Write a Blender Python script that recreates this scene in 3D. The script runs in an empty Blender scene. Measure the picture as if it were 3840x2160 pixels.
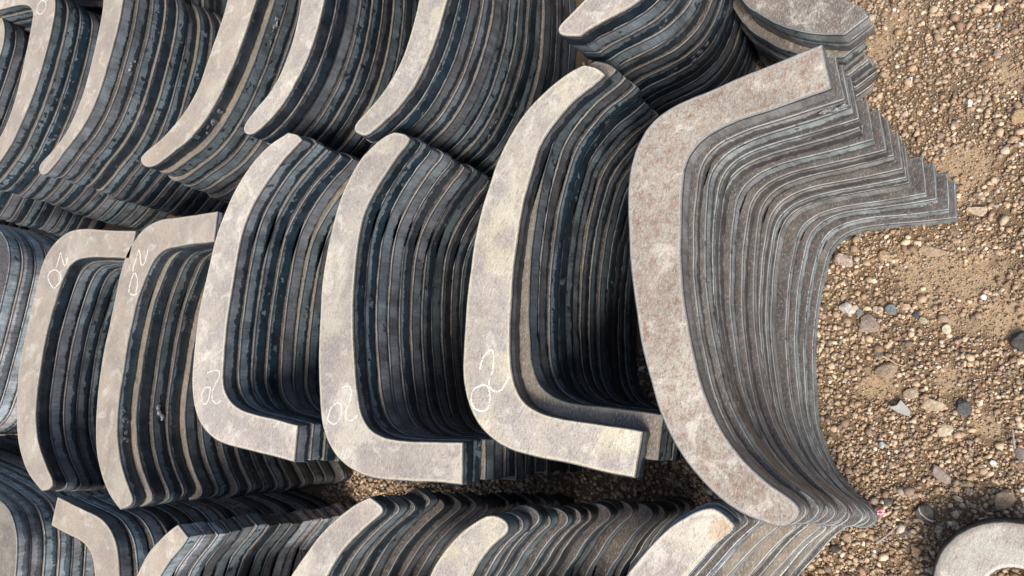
import bpy, math, random
import numpy as np
from mathutils import Matrix, Vector, noise as mn

random.seed(7); rng = np.random.default_rng(7)
scene = bpy.context.scene

# ------------------------------------------------------------------ camera
CX, CY, FPX, CAM_H = 1920.0, 1080.0, 2750.0, 1.0
NADIR = (3600.0, 1600.0)                      # where "straight down" lies in the photograph
_d = np.array([(NADIR[0]-CX)/FPX, -(NADIR[1]-CY)/FPX, -1.0]); _d /= np.linalg.norm(_d)
_up = -_d
_y = np.array([0, 0, -1.0]); _y = _y - _y.dot(_up)*_up; _y /= np.linalg.norm(_y)
_x = np.cross(_y, _up)
RW = np.array([_x, _y, _up])                  # world = RW @ camera vector
cam_data = bpy.data.cameras.new("camera")
cam_data.sensor_width = 36.0
cam_data.lens = FPX/3840.0*36.0
cam_data.clip_start = 0.02
cam_data.clip_end = 200.0
cam = bpy.data.objects.new("camera", cam_data)
scene.collection.objects.link(cam)
M = Matrix([list(r) for r in RW]).to_4x4()
M.translation = (0, 0, CAM_H)
cam.matrix_world = M
scene.camera = cam

# ------------------------------------------------------------------ light
SUN_EL, SUN_DIR = math.radians(46), np.array([-0.60, -0.80])
SUN_DIR = SUN_DIR/np.linalg.norm(SUN_DIR)
world = bpy.data.worlds.new("World"); scene.world = world; world.use_nodes = True
wn = world.node_tree.nodes; wl = world.node_tree.links
bg = wn.get("Background") or wn.new("ShaderNodeBackground")
sky = wn.new("ShaderNodeTexSky"); sky.sky_type = 'NISHITA'; sky.sun_disc = False
sky.sun_elevation = SUN_EL
sky.sun_rotation = math.atan2(SUN_DIR[0], SUN_DIR[1])
sky.air_density = 1.0; sky.dust_density = 3.0; sky.ozone_density = 1.0
wl.new(sky.outputs[0], bg.inputs[0]); bg.inputs[1].default_value = 0.07
sd = bpy.data.lights.new("sun", 'SUN'); sd.energy = 1.5; sd.angle = math.radians(22); sd.color = (1.0, 0.965, 0.92)
so = bpy.data.objects.new("sun", sd); scene.collection.objects.link(so)
sv = Vector((SUN_DIR[0]*math.cos(SUN_EL), SUN_DIR[1]*math.cos(SUN_EL), math.sin(SUN_EL)))
so.rotation_euler = sv.to_track_quat('Z', 'Y').to_euler()
so.location = sv*5
vs = scene.view_settings
scene.display_settings.display_device = 'sRGB'
vs.view_transform = 'Standard'; vs.look = 'None'; vs.gamma = 1.0; vs.use_curve_mapping = False
vs.exposure = 1.3

# ------------------------------------------------------------------ helpers
def un(p, z):
    """the point of the horizontal plane z that the photograph shows at p (3840x2160 pixels)"""
    c = np.array([(p[0]-CX)/FPX, -(p[1]-CY)/FPX, -1.0]); w = RW @ c
    t = (z-CAM_H)/w[2]
    return np.array([w[0]*t, w[1]*t])

def new_mesh(name, verts, faces, uvs=None, attr=None, smooth=False, mat_idx=None, col=None):
    me = bpy.data.meshes.new(name)
    me.from_pydata([tuple(v) for v in verts], [], faces)
    if smooth is True:
        me.polygons.foreach_set("use_smooth", [True]*len(me.polygons))
    elif smooth is not False:
        me.polygons.foreach_set("use_smooth", smooth)
    if mat_idx is not None:
        me.polygons.foreach_set("material_index", mat_idx)
    return me

def link(name, me, mats, parent=None):
    o = bpy.data.objects.new(name, me)
    for m in mats: me.materials.append(m)
    scene.collection.objects.link(o)
    if parent: o.parent = parent
    return o

def tag(o, label=None, cat=None, group=None, kind=None):
    if label: o["label"] = label
    if cat: o["category"] = cat
    if group: o["group"] = group
    if kind: o["kind"] = kind
    return o

class NT:
    def __init__(s, name):
        s.m = bpy.data.materials.new(name); s.m.use_nodes = True
        s.t = s.m.node_tree; s.n = s.t.nodes; s.l = s.t.links
        s.b = s.n.get("Principled BSDF")
    def new(s, t, **k):
        n = s.n.new(t)
        for a, v in k.items(): setattr(n, a, v)
        return n
    def con(s, v, sock):
        if v is None: return
        if isinstance(v, (int, float)): sock.default_value = v
        elif isinstance(v, tuple): sock.default_value = v if len(v) == len(sock.default_value) else (*v, 1.0)
        else: s.l.new(v, sock)
    def math(s, op, a, b=None, c=None, clamp=False):
        n = s.new("ShaderNodeMath", operation=op); n.use_clamp = clamp
        s.con(a, n.inputs[0]); s.con(b, n.inputs[1]); s.con(c, n.inputs[2]); return n.outputs[0]
    def mix(s, f, a, b, mode='MIX'):
        n = s.new("ShaderNodeMix", data_type='RGBA', blend_type=mode)
        s.con(f, n.inputs[0]); s.con(a, n.inputs[6]); s.con(b, n.inputs[7]); return n.outputs[2]
    def ramp(s, v, lo, hi, a=0.0, b=1.0):
        n = s.new("ShaderNodeMapRange"); n.clamp = True; n.interpolation_type = 'SMOOTHSTEP'
        s.con(v, n.inputs[0]); s.con(lo, n.inputs[1]); s.con(hi, n.inputs[2]); s.con(a, n.inputs[3]); s.con(b, n.inputs[4])
        return n.outputs[0]
    def xyz(s, x, y, z):
        n = s.new("ShaderNodeCombineXYZ"); s.con(x, n.inputs[0]); s.con(y, n.inputs[1]); s.con(z, n.inputs[2]); return n.outputs[0]
    def noise(s, vec, scale, detail=2.0, rough=0.5, dist=0.0):
        n = s.new("ShaderNodeTexNoise"); n.noise_dimensions = '3D'
        s.con(vec, n.inputs["Vector"]); s.con(scale, n.inputs["Scale"]); s.con(detail, n.inputs["Detail"])
        s.con(rough, n.inputs["Roughness"]); s.con(dist, n.inputs["Distortion"]); return n.outputs[0]
    def vmul(s, vec, k):
        n = s.new("ShaderNodeVectorMath", operation='MULTIPLY'); s.con(vec, n.inputs[0]); n.inputs[1].default_value = k; return n.outputs[0]
    def vadd(s, a, b):
        n = s.new("ShaderNodeVectorMath", operation='ADD'); s.con(a, n.inputs[0]); s.con(b, n.inputs[1]); return n.outputs[0]
    def bump(s, h, strength, dist, normal=None):
        n = s.new("ShaderNodeBump"); s.con(strength, n.inputs["Strength"]); n.inputs["Distance"].default_value = dist
        s.con(h, n.inputs["Height"])
        if normal is not None: s.l.new(normal, n.inputs["Normal"])
        return n.outputs[0]

# ------------------------------------------------------------------ materials
def side_material(name, light_a, light_b, dark_a, dark_b, thr0=0.5, spatter_amt=0.5, rust=0.0, rough=0.42):
    """flame-cut face of a plate: a pale oxide band above, blue-black scale with a ragged edge below"""
    s = NT(name)
    tc = s.new("ShaderNodeTexCoord"); oi = s.new("ShaderNodeObjectInfo")
    sp = s.new("ShaderNodeSeparateXYZ"); s.l.new(tc.outputs["UV"], sp.inputs[0])
    u, v = sp.outputs[0], sp.outputs[1]
    r = oi.outputs["Random"]
    r50 = s.math('MULTIPLY', r, 57.0)
    r2 = s.math('FRACT', s.math('MULTIPLY', r, 13.37))
    r3 = s.math('FRACT', s.math('MULTIPLY', r, 71.13))
    ul = s.xyz(u, r50, 0.0)
    n1 = s.noise(ul, 22.0, 3.0)
    n2 = s.noise(s.xyz(s.math('MULTIPLY', u, 1.0), r50, s.math('MULTIPLY', v, 0.004)), 260.0, 3.0, 0.6)
    n3 = s.noise(s.xyz(u, s.math('ADD', r50, 4.0), s.math('MULTIPLY', v, 0.008)), 85.0, 4.0, 0.65)
    thr = s.math('ADD', s.math('ADD', thr0 - 0.72, s.math('MULTIPLY', r2, 0.70)), s.math('ADD', s.math('MULTIPLY', n1, 0.5), s.math('ADD', s.math('MULTIPLY', n2, 0.26), s.math('MULTIPLY', n3, 0.55))))
    thr = s.math('SUBTRACT', thr, 0.27)
    dark = s.ramp(s.math('SUBTRACT', thr, v), -0.015, 0.015)
    # flakes: islands where the scale stayed on the pale band, or came off the dark one
    isl = s.noise(s.xyz(s.math('MULTIPLY', u, 1.0), r50, s.math('MULTIPLY', v, 0.02)), 75.0, 4.0, 0.6)
    fo = s.math('MULTIPLY', r3, 0.10); fl = s.math('ADD', 0.60, fo); fb = s.math('SUBTRACT', 0.375, fo)
    flake = s.ramp(isl, fl, s.math('ADD', fl, 0.008)); bare = s.ramp(isl, fb, s.math('SUBTRACT', fb, 0.008))
    dark = s.math('MULTIPLY', s.math('MAXIMUM', dark, flake), s.math('SUBTRACT', 1.0, bare))
    tint = s.noise(s.xyz(u, s.math('ADD', r50, 9.0), s.math('MULTIPLY', v, 0.01)), 14.0, 3.0, 0.6)
    tint = s.ramp(s.math('ADD', tint, s.math('MULTIPLY', s.math('SUBTRACT', r3, 0.5), 0.35)), 0.38, 0.62)
    lightc = s.mix(tint, (*light_a, 1), (*light_b, 1))
    darkc = s.mix(tint, (*dark_a, 1), (*dark_b, 1))
    sh = s.noise(s.xyz(u, s.math('ADD', r50, 3.0), s.math('MULTIPLY', v, 0.012)), 34.0, 5.0, 0.7)  # glossy sheen painted as varying brightness along the face
    sheen = s.ramp(sh, 0.3, 0.7, 0.55, 1.5)
    col = s.mix(1.0, s.mix(dark, lightc, darkc), s.xyz(sheen, sheen, sheen), 'MULTIPLY')
    # brownish bloom along the plate
    br = s.ramp(s.noise(s.xyz(u, s.math('ADD', r50, 30.0), s.math('MULTIPLY', v, 0.02)), 30.0, 4.0, 0.65), 0.52, 0.75)
    col = s.mix(s.math('MULTIPLY', br, max(0.0, 0.22+rust)), col, (0.10, 0.072, 0.055, 1))
    # drag lines of the torch
    drag = s.noise(s.xyz(s.math('ADD', u, s.math('MULTIPLY', s.math('POWER', v, 2.0), 0.002)), r50, s.math('MULTIPLY', v, 0.0016)), 1500.0, 2.0, 0.7)
    col = s.mix(s.ramp(drag, 0.3, 0.75, 0.0, 0.5), col, s.mix(0.5, col, (0.0, 0.0, 0.0, 1)))
    drag2 = s.noise(s.xyz(s.math('ADD', u, s.math('MULTIPLY', s.math('POWER', v, 2.0), 0.002)), r50, s.math('MULTIPLY', v, 0.0012)), 520.0, 3.0, 0.75)
    col = s.mix(s.ramp(drag2, 0.42, 0.62, 0.0, 0.42), col, s.mix(1.0, col, (0.45, 0.46, 0.48, 1), 'MULTIPLY'))
    # dark heat line just under the arris, pale arris above it
    hl = s.math('MULTIPLY', s.ramp(v, 0.80, 0.87), s.ramp(v, 0.985, 0.95))
    col = s.mix(s.math('MULTIPLY', hl, 0.8), col, (0.022, 0.017, 0.017, 1))
    rim = s.ramp(s.math('ADD', v, s.math('MULTIPLY', s.math('SUBTRACT', n2, 0.5), 0.10)), 0.955, 0.985)
    rv = s.ramp(s.noise(s.xyz(u, s.math('ADD', r50, 17.0), 0.0), 45.0, 5.0, 0.7), 0.36, 0.66, 0.05, 1.0)
    rim = s.math('MULTIPLY', rim, s.math('MULTIPLY', rv, s.ramp(r3, 0.0, 0.8, 0.25, 0.95)))
    col = s.mix(s.math('MULTIPLY', rim, 0.8), col, (0.29, 0.265, 0.23, 1))
    # crumbly dross at the foot, with spatter specks
    foot = s.ramp(s.math('ADD', v, s.math('MULTIPLY', s.math('SUBTRACT', n2, 0.5), 0.22)), 0.13, 0.05)
    col = s.mix(s.math('MULTIPLY', foot, 0.85), col, (0.018, 0.017, 0.018, 1))
    spk = s.noise(s.xyz(u, r50, s.math('MULTIPLY', v, 0.02)), 1700.0, 1.0, 0.5)
    patch = s.ramp(s.noise(s.xyz(u, r50, 3.0), 40.0, 2.0), 0.55, 0.7)
    speck = s.math('MULTIPLY', s.ramp(spk, 0.70, 0.74), s.math('MULTIPLY', patch, spatter_amt))
    col = s.mix(speck, col, (0.6, 0.62, 0.62, 1))
    br2 = s.math('ADD', 0.82, s.math('MULTIPLY', s.math('FRACT', s.math('MULTIPLY', r, 31.7)), 0.32))
    col = s.mix(1.0, col, s.xyz(br2, br2, br2), 'MULTIPLY')
    s.l.new(col, s.b.inputs["Base Color"])
    s.con(s.math('ADD', s.math('MULTIPLY', dark, -0.08), s.math('ADD', rough, s.math('MULTIPLY', isl, 0.12))), s.b.inputs["Roughness"])
    s.b.inputs["Specular IOR Level"].default_value = 0.55
    h = s.math('ADD', s.math('ADD', s.math('MULTIPLY', drag, 0.3), s.math('MULTIPLY', drag2, 0.9)), s.math('ADD', s.math('MULTIPLY', dark, 0.8), s.math('MULTIPLY', s.math('MULTIPLY', foot, spk), 4.0)))
    s.l.new(s.bump(h, 0.6, 0.0004), s.b.inputs["Normal"])
    return s.m

def top_material(name, c0, c1, c2, edge, speck=0.5, rust=0.0, pits=0.3, rough=0.55, grain=0.0, stain=None, fleck=0.45):
    """rolled face: pale mill scale, clouded, with pits, scratches and a heat tinted margin"""
    s = NT(name)
    tc = s.new("ShaderNodeTexCoord"); oi = s.new("ShaderNodeObjectInfo")
    at = s.new("ShaderNodeAttribute"); at.attribute_name = "edge"
    off = s.math('MULTIPLY', oi.outputs["Random"], 40.0)
    p = s.vadd(tc.outputs["Object"], s.xyz(off, off, 0.0))
    a = s.noise(p, 26.0, 4.0, 0.6, 0.4)
    b = s.noise(s.vadd(p, (5.0, 3.0, 1.0)), 14.0, 3.0, 0.55, 0.3)
    col = s.mix(s.ramp(a, 0.38, 0.62), (*c0, 1), (*c1, 1))
    col = s.mix(s.ramp(b, 0.52, 0.66), col, (*c2, 1))
    if rust > 0:
        rn = s.noise(p, 95.0, 7.0, 0.8, 0.1)
        col = s.mix(s.math('MULTIPLY', s.ramp(rn, 0.46, 0.62), rust), col, (0.30, 0.165, 0.105, 1))
        rn2 = s.noise(p, 420.0, 4.0, 0.75)
        col = s.mix(s.math('MULTIPLY', s.ramp(rn2, 0.56, 0.66), rust), col, (0.15, 0.085, 0.065, 1))
    gloss_refl = s.noise(s.vadd(p, (2.0, 9.0, 4.0)), 38.0, 5.0, 0.65, 0.6)  # glossy reflection patches painted in as paler colour
    col = s.mix(s.ramp(gloss_refl, 0.52, 0.66, 0.0, 0.7 if fleck > 0.2 else 0.08), col, s.mix(0.7, col, (0.86, 0.80, 0.70, 1)))
    big = s.noise(p, 9.0, 3.0, 0.6, 0.5)
    col = s.mix(s.ramp(big, 0.42, 0.62, 0.0, 0.38), col, s.mix(1.0, col, (0.62, 0.58, 0.56, 1), 'MULTIPLY'))
    # yellow / blue heat margin
    e = s.math('ADD', at.outputs["Fac"], s.math('MULTIPLY', s.math('SUBTRACT', a, 0.5), 0.9))
    col = s.mix(s.ramp(e, 0.35, 0.95, 0.0, 0.75), col, (*edge, 1))
    col = s.mix(s.ramp(at.outputs["Fac"], 0.86, 1.0, 0.0, 0.55), col, (0.17, 0.13, 0.105, 1))
    if stain:
        sx = s.new("ShaderNodeVectorMath", operation='DISTANCE'); s.l.new(tc.outputs["Object"], sx.inputs[0]); sx.inputs[1].default_value = (stain[0], stain[1], stain[3])
        sn = s.math('ADD', sx.outputs["Value"], s.math('MULTIPLY', s.math('SUBTRACT', s.noise(p, 130.0, 5.0, 0.7), 0.5), stain[2]*1.6))
        col = s.mix(s.ramp(sn, stain[2], stain[2]*0.2, 0.0, 0.7), col, (0.50, 0.31, 0.15, 1))
    # brushed, rolled grain and scratches, with pale glints painted in
    def scr(rot, k, sc):
        mp = s.new("ShaderNodeMapping"); s.l.new(p, mp.inputs["Vector"]); mp.inputs["Rotation"].default_value = (0, 0, rot)
        mp.inputs["Scale"].default_value = (1, k, 1); return s.noise(mp.outputs[0], sc, 3.0, 0.65)
    g1 = scr(0.5, 3.0, 130.0); g2 = scr(-0.9, 4.0, 260.0)
    col = s.mix(s.ramp(g1, 0.5, 0.7, 0.0, 0.32+grain), col, (0.14, 0.115, 0.10, 1))
    col = s.mix(s.ramp(g2, 0.50, 0.72, 0.0, speck), col, (0.78, 0.76, 0.70, 1))
    f = s.noise(p, 620.0, 4.0, 0.7)
    col = s.mix(s.ramp(f, 0.50, 0.72, 0.0, 0.6*pits+0.22), col, (0.12, 0.095, 0.08, 1))
    fw = s.noise(s.vadd(p, (8.0, 1.0, 2.0)), 520.0, 4.0, 0.7)
    col = s.mix(s.ramp(fw, 0.52, 0.72, 0.0, fleck), col, s.mix(0.7, col, (0.95, 0.90, 0.80, 1)))
    pt = s.noise(s.vadd(p, (1.0, 7.0, 2.0)), 420.0, 3.0, 0.6)
    col = s.mix(s.math('MULTIPLY', s.ramp(pt, 0.67, 0.72), pits), col, (0.06, 0.05, 0.045, 1))
    rr = s.math('FRACT', s.math('MULTIPLY', oi.outputs["Random"], 17.3))
    k = s.math('ADD', 0.93, s.math('MULTIPLY', rr, 0.2))
    col = s.mix(1.0, col, s.xyz(k, s.math('MULTIPLY', k, 0.985), s.math('MULTIPLY', k, 0.92)), 'MULTIPLY')
    s.l.new(col, s.b.inputs["Base Color"])
    s.con(s.math('ADD', rough-0.28, s.math('ADD', s.math('MULTIPLY', a, 0.3), s.math('MULTIPLY', g2, 0.2))), s.b.inputs["Roughness"])
    s.b.inputs["Specular IOR Level"].default_value = 0.6; s.b.inputs["Metallic"].default_value = 0.12
    h = s.math('ADD', s.math('MULTIPLY', g1, 0.5), s.math('ADD', s.math('MULTIPLY', g2, 0.5), s.math('MULTIPLY', f, 0.5)))
    s.l.new(s.bump(h, 0.8, 0.0005, s.bump(a, 0.6, 0.0015)), s.b.inputs["Normal"])
    return s.m

SIDE_BLUE = side_material("cut_face_blue", (0.135, 0.168, 0.182), (0.135, 0.145, 0.158), (0.016, 0.033, 0.047), (0.026, 0.036, 0.048), 0.46, 0.9)
SIDE_DARK = side_material("cut_face_dark", (0.088, 0.112, 0.122), (0.088, 0.092, 0.098), (0.013, 0.024, 0.034), (0.02, 0.026, 0.033), 0.50, 1.0)
SIDE_SKYLIT = side_material("cut_face_skylit", (0.38, 0.45, 0.475), (0.40, 0.395, 0.41), (0.12, 0.165, 0.195), (0.17, 0.185, 0.20), 0.36, 1.0, -.1, 0.22)  # brighter base colour stands in for the reflected sky
SIDE_GREY = side_material("cut_face_grey", (0.27, 0.305, 0.305), (0.235, 0.235, 0.23), (0.09, 0.095, 0.10), (0.065, 0.06, 0.06), 0.34, 0.9, 0.05)
SIDE_SILVER = side_material("cut_face_silver", (0.34, 0.385, 0.41), (0.32, 0.315, 0.315), (0.10, 0.125, 0.145), (0.13, 0.125, 0.12), 0.36, 1.0, 0.0, 0.34)
TOP_TAN = top_material("mill_scale_tan", (0.53, 0.435, 0.345), (0.45, 0.375, 0.315), (0.56, 0.49, 0.40), (0.63, 0.53, 0.38), 0.25, 0.0, 0.3)
TOP_PINK = top_material("mill_scale_pink", (0.55, 0.475, 0.41), (0.43, 0.38, 0.35), (0.66, 0.595, 0.49), (0.74, 0.645, 0.47), 0.5, 0.10, 0.45, 0.5, 0.12)
TOP_YELLOW = top_material("mill_scale_cream", (0.57, 0.505, 0.42), (0.44, 0.39, 0.36), (0.68, 0.61, 0.46), (0.75, 0.66, 0.46), 0.5, 0.10, 0.55, 0.5, 0.12)
TOP_RUST = top_material("mill_scale_rust_freckled", (0.44, 0.385, 0.325), (0.38, 0.315, 0.26), (0.52, 0.465, 0.385), (0.44, 0.415, 0.385), 0.42, 0.75, 0.6, 0.6, 0.12)
TOP_ROUGH = top_material("mill_scale_rough_grey", (0.25, 0.22, 0.195), (0.17, 0.145, 0.125), (0.29, 0.24, 0.19), (0.22, 0.215, 0.21), 0.6, 0.3, 0.6, 0.5, 0.3)
TOP_PALE = top_material("mill_scale_pale_ring", (0.48, 0.46, 0.40), (0.42, 0.365, 0.335), (0.54, 0.52, 0.44), (0.42, 0.37, 0.29), 0.4, 0.15, 0.5, 0.5, 0.2)
TOP_SHADED = top_material("mill_scale_shaded", (0.30, 0.255, 0.20), (0.16, 0.14, 0.12), (0.24, 0.205, 0.16), (0.26, 0.22, 0.165), 0.45, 0.25, 0.6, fleck=0.1)  # colour lowered to paint the neighbours' shade on exposed strips
TOP_DEEP_SHADE = top_material("mill_scale_deep_shade", (0.065, 0.060, 0.056), (0.036, 0.036, 0.038), (0.11, 0.095, 0.078), (0.085, 0.075, 0.065), 0.35, 0.2, 0.6, fleck=0.1)  # deeper shade on lower plates, put into the base colour
TOP_SHADOW = top_material("mill_scale_shadow", (0.095, 0.095, 0.095), (0.058, 0.054, 0.053), (0.13, 0.13, 0.125), (0.10, 0.10, 0.098), 0.3, 0.3, 0.5, fleck=0.1)  # exposed strips coloured dark to stand in for shadow

def plain(name, col, rough=0.7, var=0.3, scale=300.0, bump=0.4, spec=0.3):
    s = NT(name); tc = s.new("ShaderNodeTexCoord")
    a = s.noise(tc.outputs["Object"], scale, 5.0, 0.65)
    b = s.noise(tc.outputs["Object"], scale*0.2, 3.0, 0.6)
    c = s.mix(s.ramp(a, 0.35, 0.7), tuple(x*(1-var) for x in col)+(1,), tuple(min(1, x*(1+var)) for x in col)+(1,))
    c = s.mix(s.ramp(b, 0.4, 0.65, 0.0, 0.5), c, tuple(x*(1-var*0.8) for x in col)+(1,))
    s.l.new(c, s.b.inputs["Base Color"]); s.b.inputs["Roughness"].default_value = rough
    s.b.inputs["Specular IOR Level"].default_value = spec
    s.l.new(s.bump(a, bump, 0.0006), s.b.inputs["Normal"])
    return s.m
CHALK = plain("chalk", (0.88, 0.83, 0.73), 0.9, 0.08, 900.0, 0.6)
SLAG = plain("slag", (0.07, 0.075, 0.08), 0.34, 0.7, 500.0, 1.0, 0.7)
SLAG_PALE = plain("slag_pale", (0.24, 0.25, 0.25), 0.38, 0.8, 900.0, 1.0, 0.6)

# ------------------------------------------------------------------ outlines
def smooth_loop(P, corner):
    """closed Catmull-Rom through P, broken at corners, resampled about every 4 mm"""
    n = len(P); pts = []; flag = []
    for i in range(n):
        p0, p1, p2, p3 = P[(i-1) % n], P[i], P[(i+1) % n], P[(i+2) % n]
        if corner[i]: p0 = p1
        if corner[(i+1) % n]: p3 = p2
        L = np.linalg.norm(p2-p1); m = max(1, int(round(L/0.004)))
        def tt(a, b): return max(np.linalg.norm(b-a), 1e-6)**0.5
        t0 = 0; t1 = t0+(tt(p0, p1) if not corner[i] else tt(p1, p2)); t2 = t1+tt(p1, p2); t3 = t2+(tt(p2, p3) if not corner[(i+1) % n] else tt(p1, p2))
        q0 = p0 if not corner[i] else 2*p1-p2
        q3 = p3 if not corner[(i+1) % n] else 2*p2-p1
        for j in range(m):
            t = t1+(t2-t1)*j/m
            A1 = (t1-t)/(t1-t0)*q0+(t-t0)/(t1-t0)*p1; A2 = (t2-t)/(t2-t1)*p1+(t-t1)/(t2-t1)*p2; A3 = (t3-t)/(t3-t2)*p2+(t-t2)/(t3-t2)*q3
            B1 = (t2-t)/(t2-t0)*A1+(t-t0)/(t2-t0)*A2; B2 = (t3-t)/(t3-t1)*A2+(t-t1)/(t3-t1)*A3
            pts.append((t2-t)/(t2-t1)*B1+(t-t1)/(t2-t1)*B2); flag.append(corner[i] and j == 0)
    pts = np.array(pts); flag = np.array(flag)
    for _ in range(3):
        q = 0.5*pts+0.25*(np.roll(pts, 1, 0)+np.roll(pts, -1, 0)); pts = np.where(flag[:, None], pts, q)
    # break each corner into a tiny bevel
    out = []
    for i in range(len(pts)):
        if flag[i]:
            a, b = pts[i-1]-pts[i], pts[(i+1) % len(pts)]-pts[i]
            a, b = a/np.linalg.norm(a), b/np.linalg.norm(b)
            out += [pts[i]+a*0.0014, pts[i]+(a+b)*0.00035, pts[i]+b*0.0014]
        else: out.append(pts[i])
    out = np.array(out)
    area = 0.5*np.sum(out[:, 0]*np.roll(out[:, 1], -1)-np.roll(out[:, 0], -1)*out[:, 1])
    if area < 0: out = out[::-1]
    return out

def normals2(P):
    e1 = P-np.roll(P, 1, 0); e2 = np.roll(P, -1, 0)-P
    e1 /= np.linalg.norm(e1, axis=1)[:, None]+1e-9; e2 /= np.linalg.norm(e2, axis=1)[:, None]+1e-9
    t = e1+e2; t /= np.linalg.norm(t, axis=1)[:, None]+1e-9
    return np.stack([t[:, 1], -t[:, 0]], 1)

def inset(P, d):
    """offset inwards without folds: points too near the outline slide away from it"""
    N = normals2(P); Q = P-N*d
    for _ in range(12):
        D = Q[:, None]-P[None]; dist = np.linalg.norm(D, axis=2); j = dist.argmin(1)
        dm = dist[np.arange(len(Q)), j]; bad = dm < d*0.985
        if not bad.any(): break
        v = D[np.arange(len(Q)), j]; v /= dm[:, None]+1e-9
        side = (v*-N[j]).sum(1) < 0; v[side] = -N[j][side]
        Q = np.where(bad[:, None], Q+v*(d-np.where(side, 0, dm))[:, None]*0.7, Q)
    Tn = np.stack([-N[:, 1], N[:, 0]], 1); last = 0
    for i in range(1, len(Q)):                    # collapse whatever still runs backwards
        if (Q[i]-Q[last]).dot(Tn[i]) <= 2e-4: Q[i] = Q[last]
        else: last = i
    return Q

from mathutils.geometry import tessellate_polygon
def fill(Q):
    keep = [i for i in range(len(Q)) if i == 0 or np.linalg.norm(Q[i]-Q[i-1]) > 1e-7]
    tr = tessellate_polygon([[Vector((Q[i][0], Q[i][1], 0)) for i in keep]])
    out = []
    for a, b, c in tr:
        a, b, c = keep[a], keep[b], keep[c]
        cr_ = (Q[b][0]-Q[a][0])*(Q[c][1]-Q[a][1])-(Q[b][1]-Q[a][1])*(Q[c][0]-Q[a][0])
        out.append((a, b, c) if cr_ > 0 else (a, c, b))
    return out

def noise1(u, k, seed):
    return np.array([mn.noise(Vector((x*k, seed*3.7, 0.5))) for x in u])

def plate_mesh(P, t, seed, IN, rough=1.0):
    """P: outline (counter-clockwise, local metres). Returns a closed slab with melted arris, wavy cut face and dross."""
    n = len(P); N = normals2(P)
    seg = np.linalg.norm(np.roll(P, -1, 0)-P, axis=1); u = np.concatenate([[0], np.cumsum(seg)])[:n]; per = seg.sum()
    w1 = noise1(u, 28, seed)*0.0007*rough; w2 = noise1(u, 120, seed+1)*0.0004*rough; w3 = noise1(u, 260, seed+2)*0.0011*rough
    tap = 0.0006*math.sin(seed*2.3)
    prof = [(-0.0040, t, None, 0.0), (-0.0013, t, 1.0, 1.0), (-0.0004, t-0.0004, 0.985, 1.0), (0.0, t-0.0013, 0.93, 1.0),
            (0.0+tap*0.3, t*0.66, 0.66, 1.0), (tap, t*0.30, 0.30, 1.0), (tap+0.0002, t*0.12, 0.12, 1.0), (tap-0.0026, t*0.015, 0.02, 1.0)]
    verts = []; vv = []
    for i, (d, z, v, e) in enumerate(prof):
        off = d+w1*(0 if i == 0 else 1)
        if i in (4, 5): off = off+w2
        if i >= 6: off = off+w3
        if i in (1, 2, 3): off = off+w2*0.5
        base = IN[0] if i == 0 else (IN[1]+N*(w1+w2*0.5)[:, None] if i == 1 else P+N*off[:, None])
        verts.append(np.column_stack([base, np.full(n, z)])); vv.append(v)
    V = np.concatenate(verts); faces = []; mi = []; sm = []
    for f in IN[2]: faces.append(f); mi.append(0); sm.append(False)
    for k in range(len(prof)-1):
        for i in range(n):
            j = (i+1) % n
            faces.append((k*n+i, (k+1)*n+i, (k+1)*n+j, k*n+j)); mi.append(0 if k == 0 else 1); sm.append(k > 0)
    b = (len(prof)-1)*n
    for f in IN[3]: faces.append(tuple(b+i for i in f[::-1])); mi.append(0); sm.append(False)
    me = new_mesh("plate_mesh", V, faces, smooth=sm, mat_idx=mi)
    uvl = me.uv_layers.new(name="UVMap")
    li = np.empty(len(me.loops), dtype=np.int32); me.loops.foreach_get("vertex_index", li)
    U = np.tile(u, len(prof)); Vv = np.repeat([1.0 if x is None else x for x in vv], n)
    uv = np.column_stack([U[li], Vv[li]])
    # keep the seam quad from running backwards
    ls = np.empty(len(me.polygons), dtype=np.int32); me.polygons.foreach_get("loop_start", ls)
    for k in range(len(prof)-1):
        s0 = ls[len(IN[2])+k*n+n-1]
        uv[s0+2, 0] = per; uv[s0+3, 0] = per
    uvl.data.foreach_set("uv", uv.ravel().astype(np.float32))
    at = me.attributes.new("edge", 'FLOAT', 'POINT')
    at.data.foreach_set("value", np.repeat([p[3] for p in prof], n).astype(np.float32))
    return me

T = 0.34/15
ORD = ["top", "second", "third", "fourth", "fifth", "sixth", "seventh", "eighth", "ninth", "tenth", "eleventh", "twelfth",
       "thirteenth", "fourteenth", "bottom"]
STACKS = {}

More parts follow.
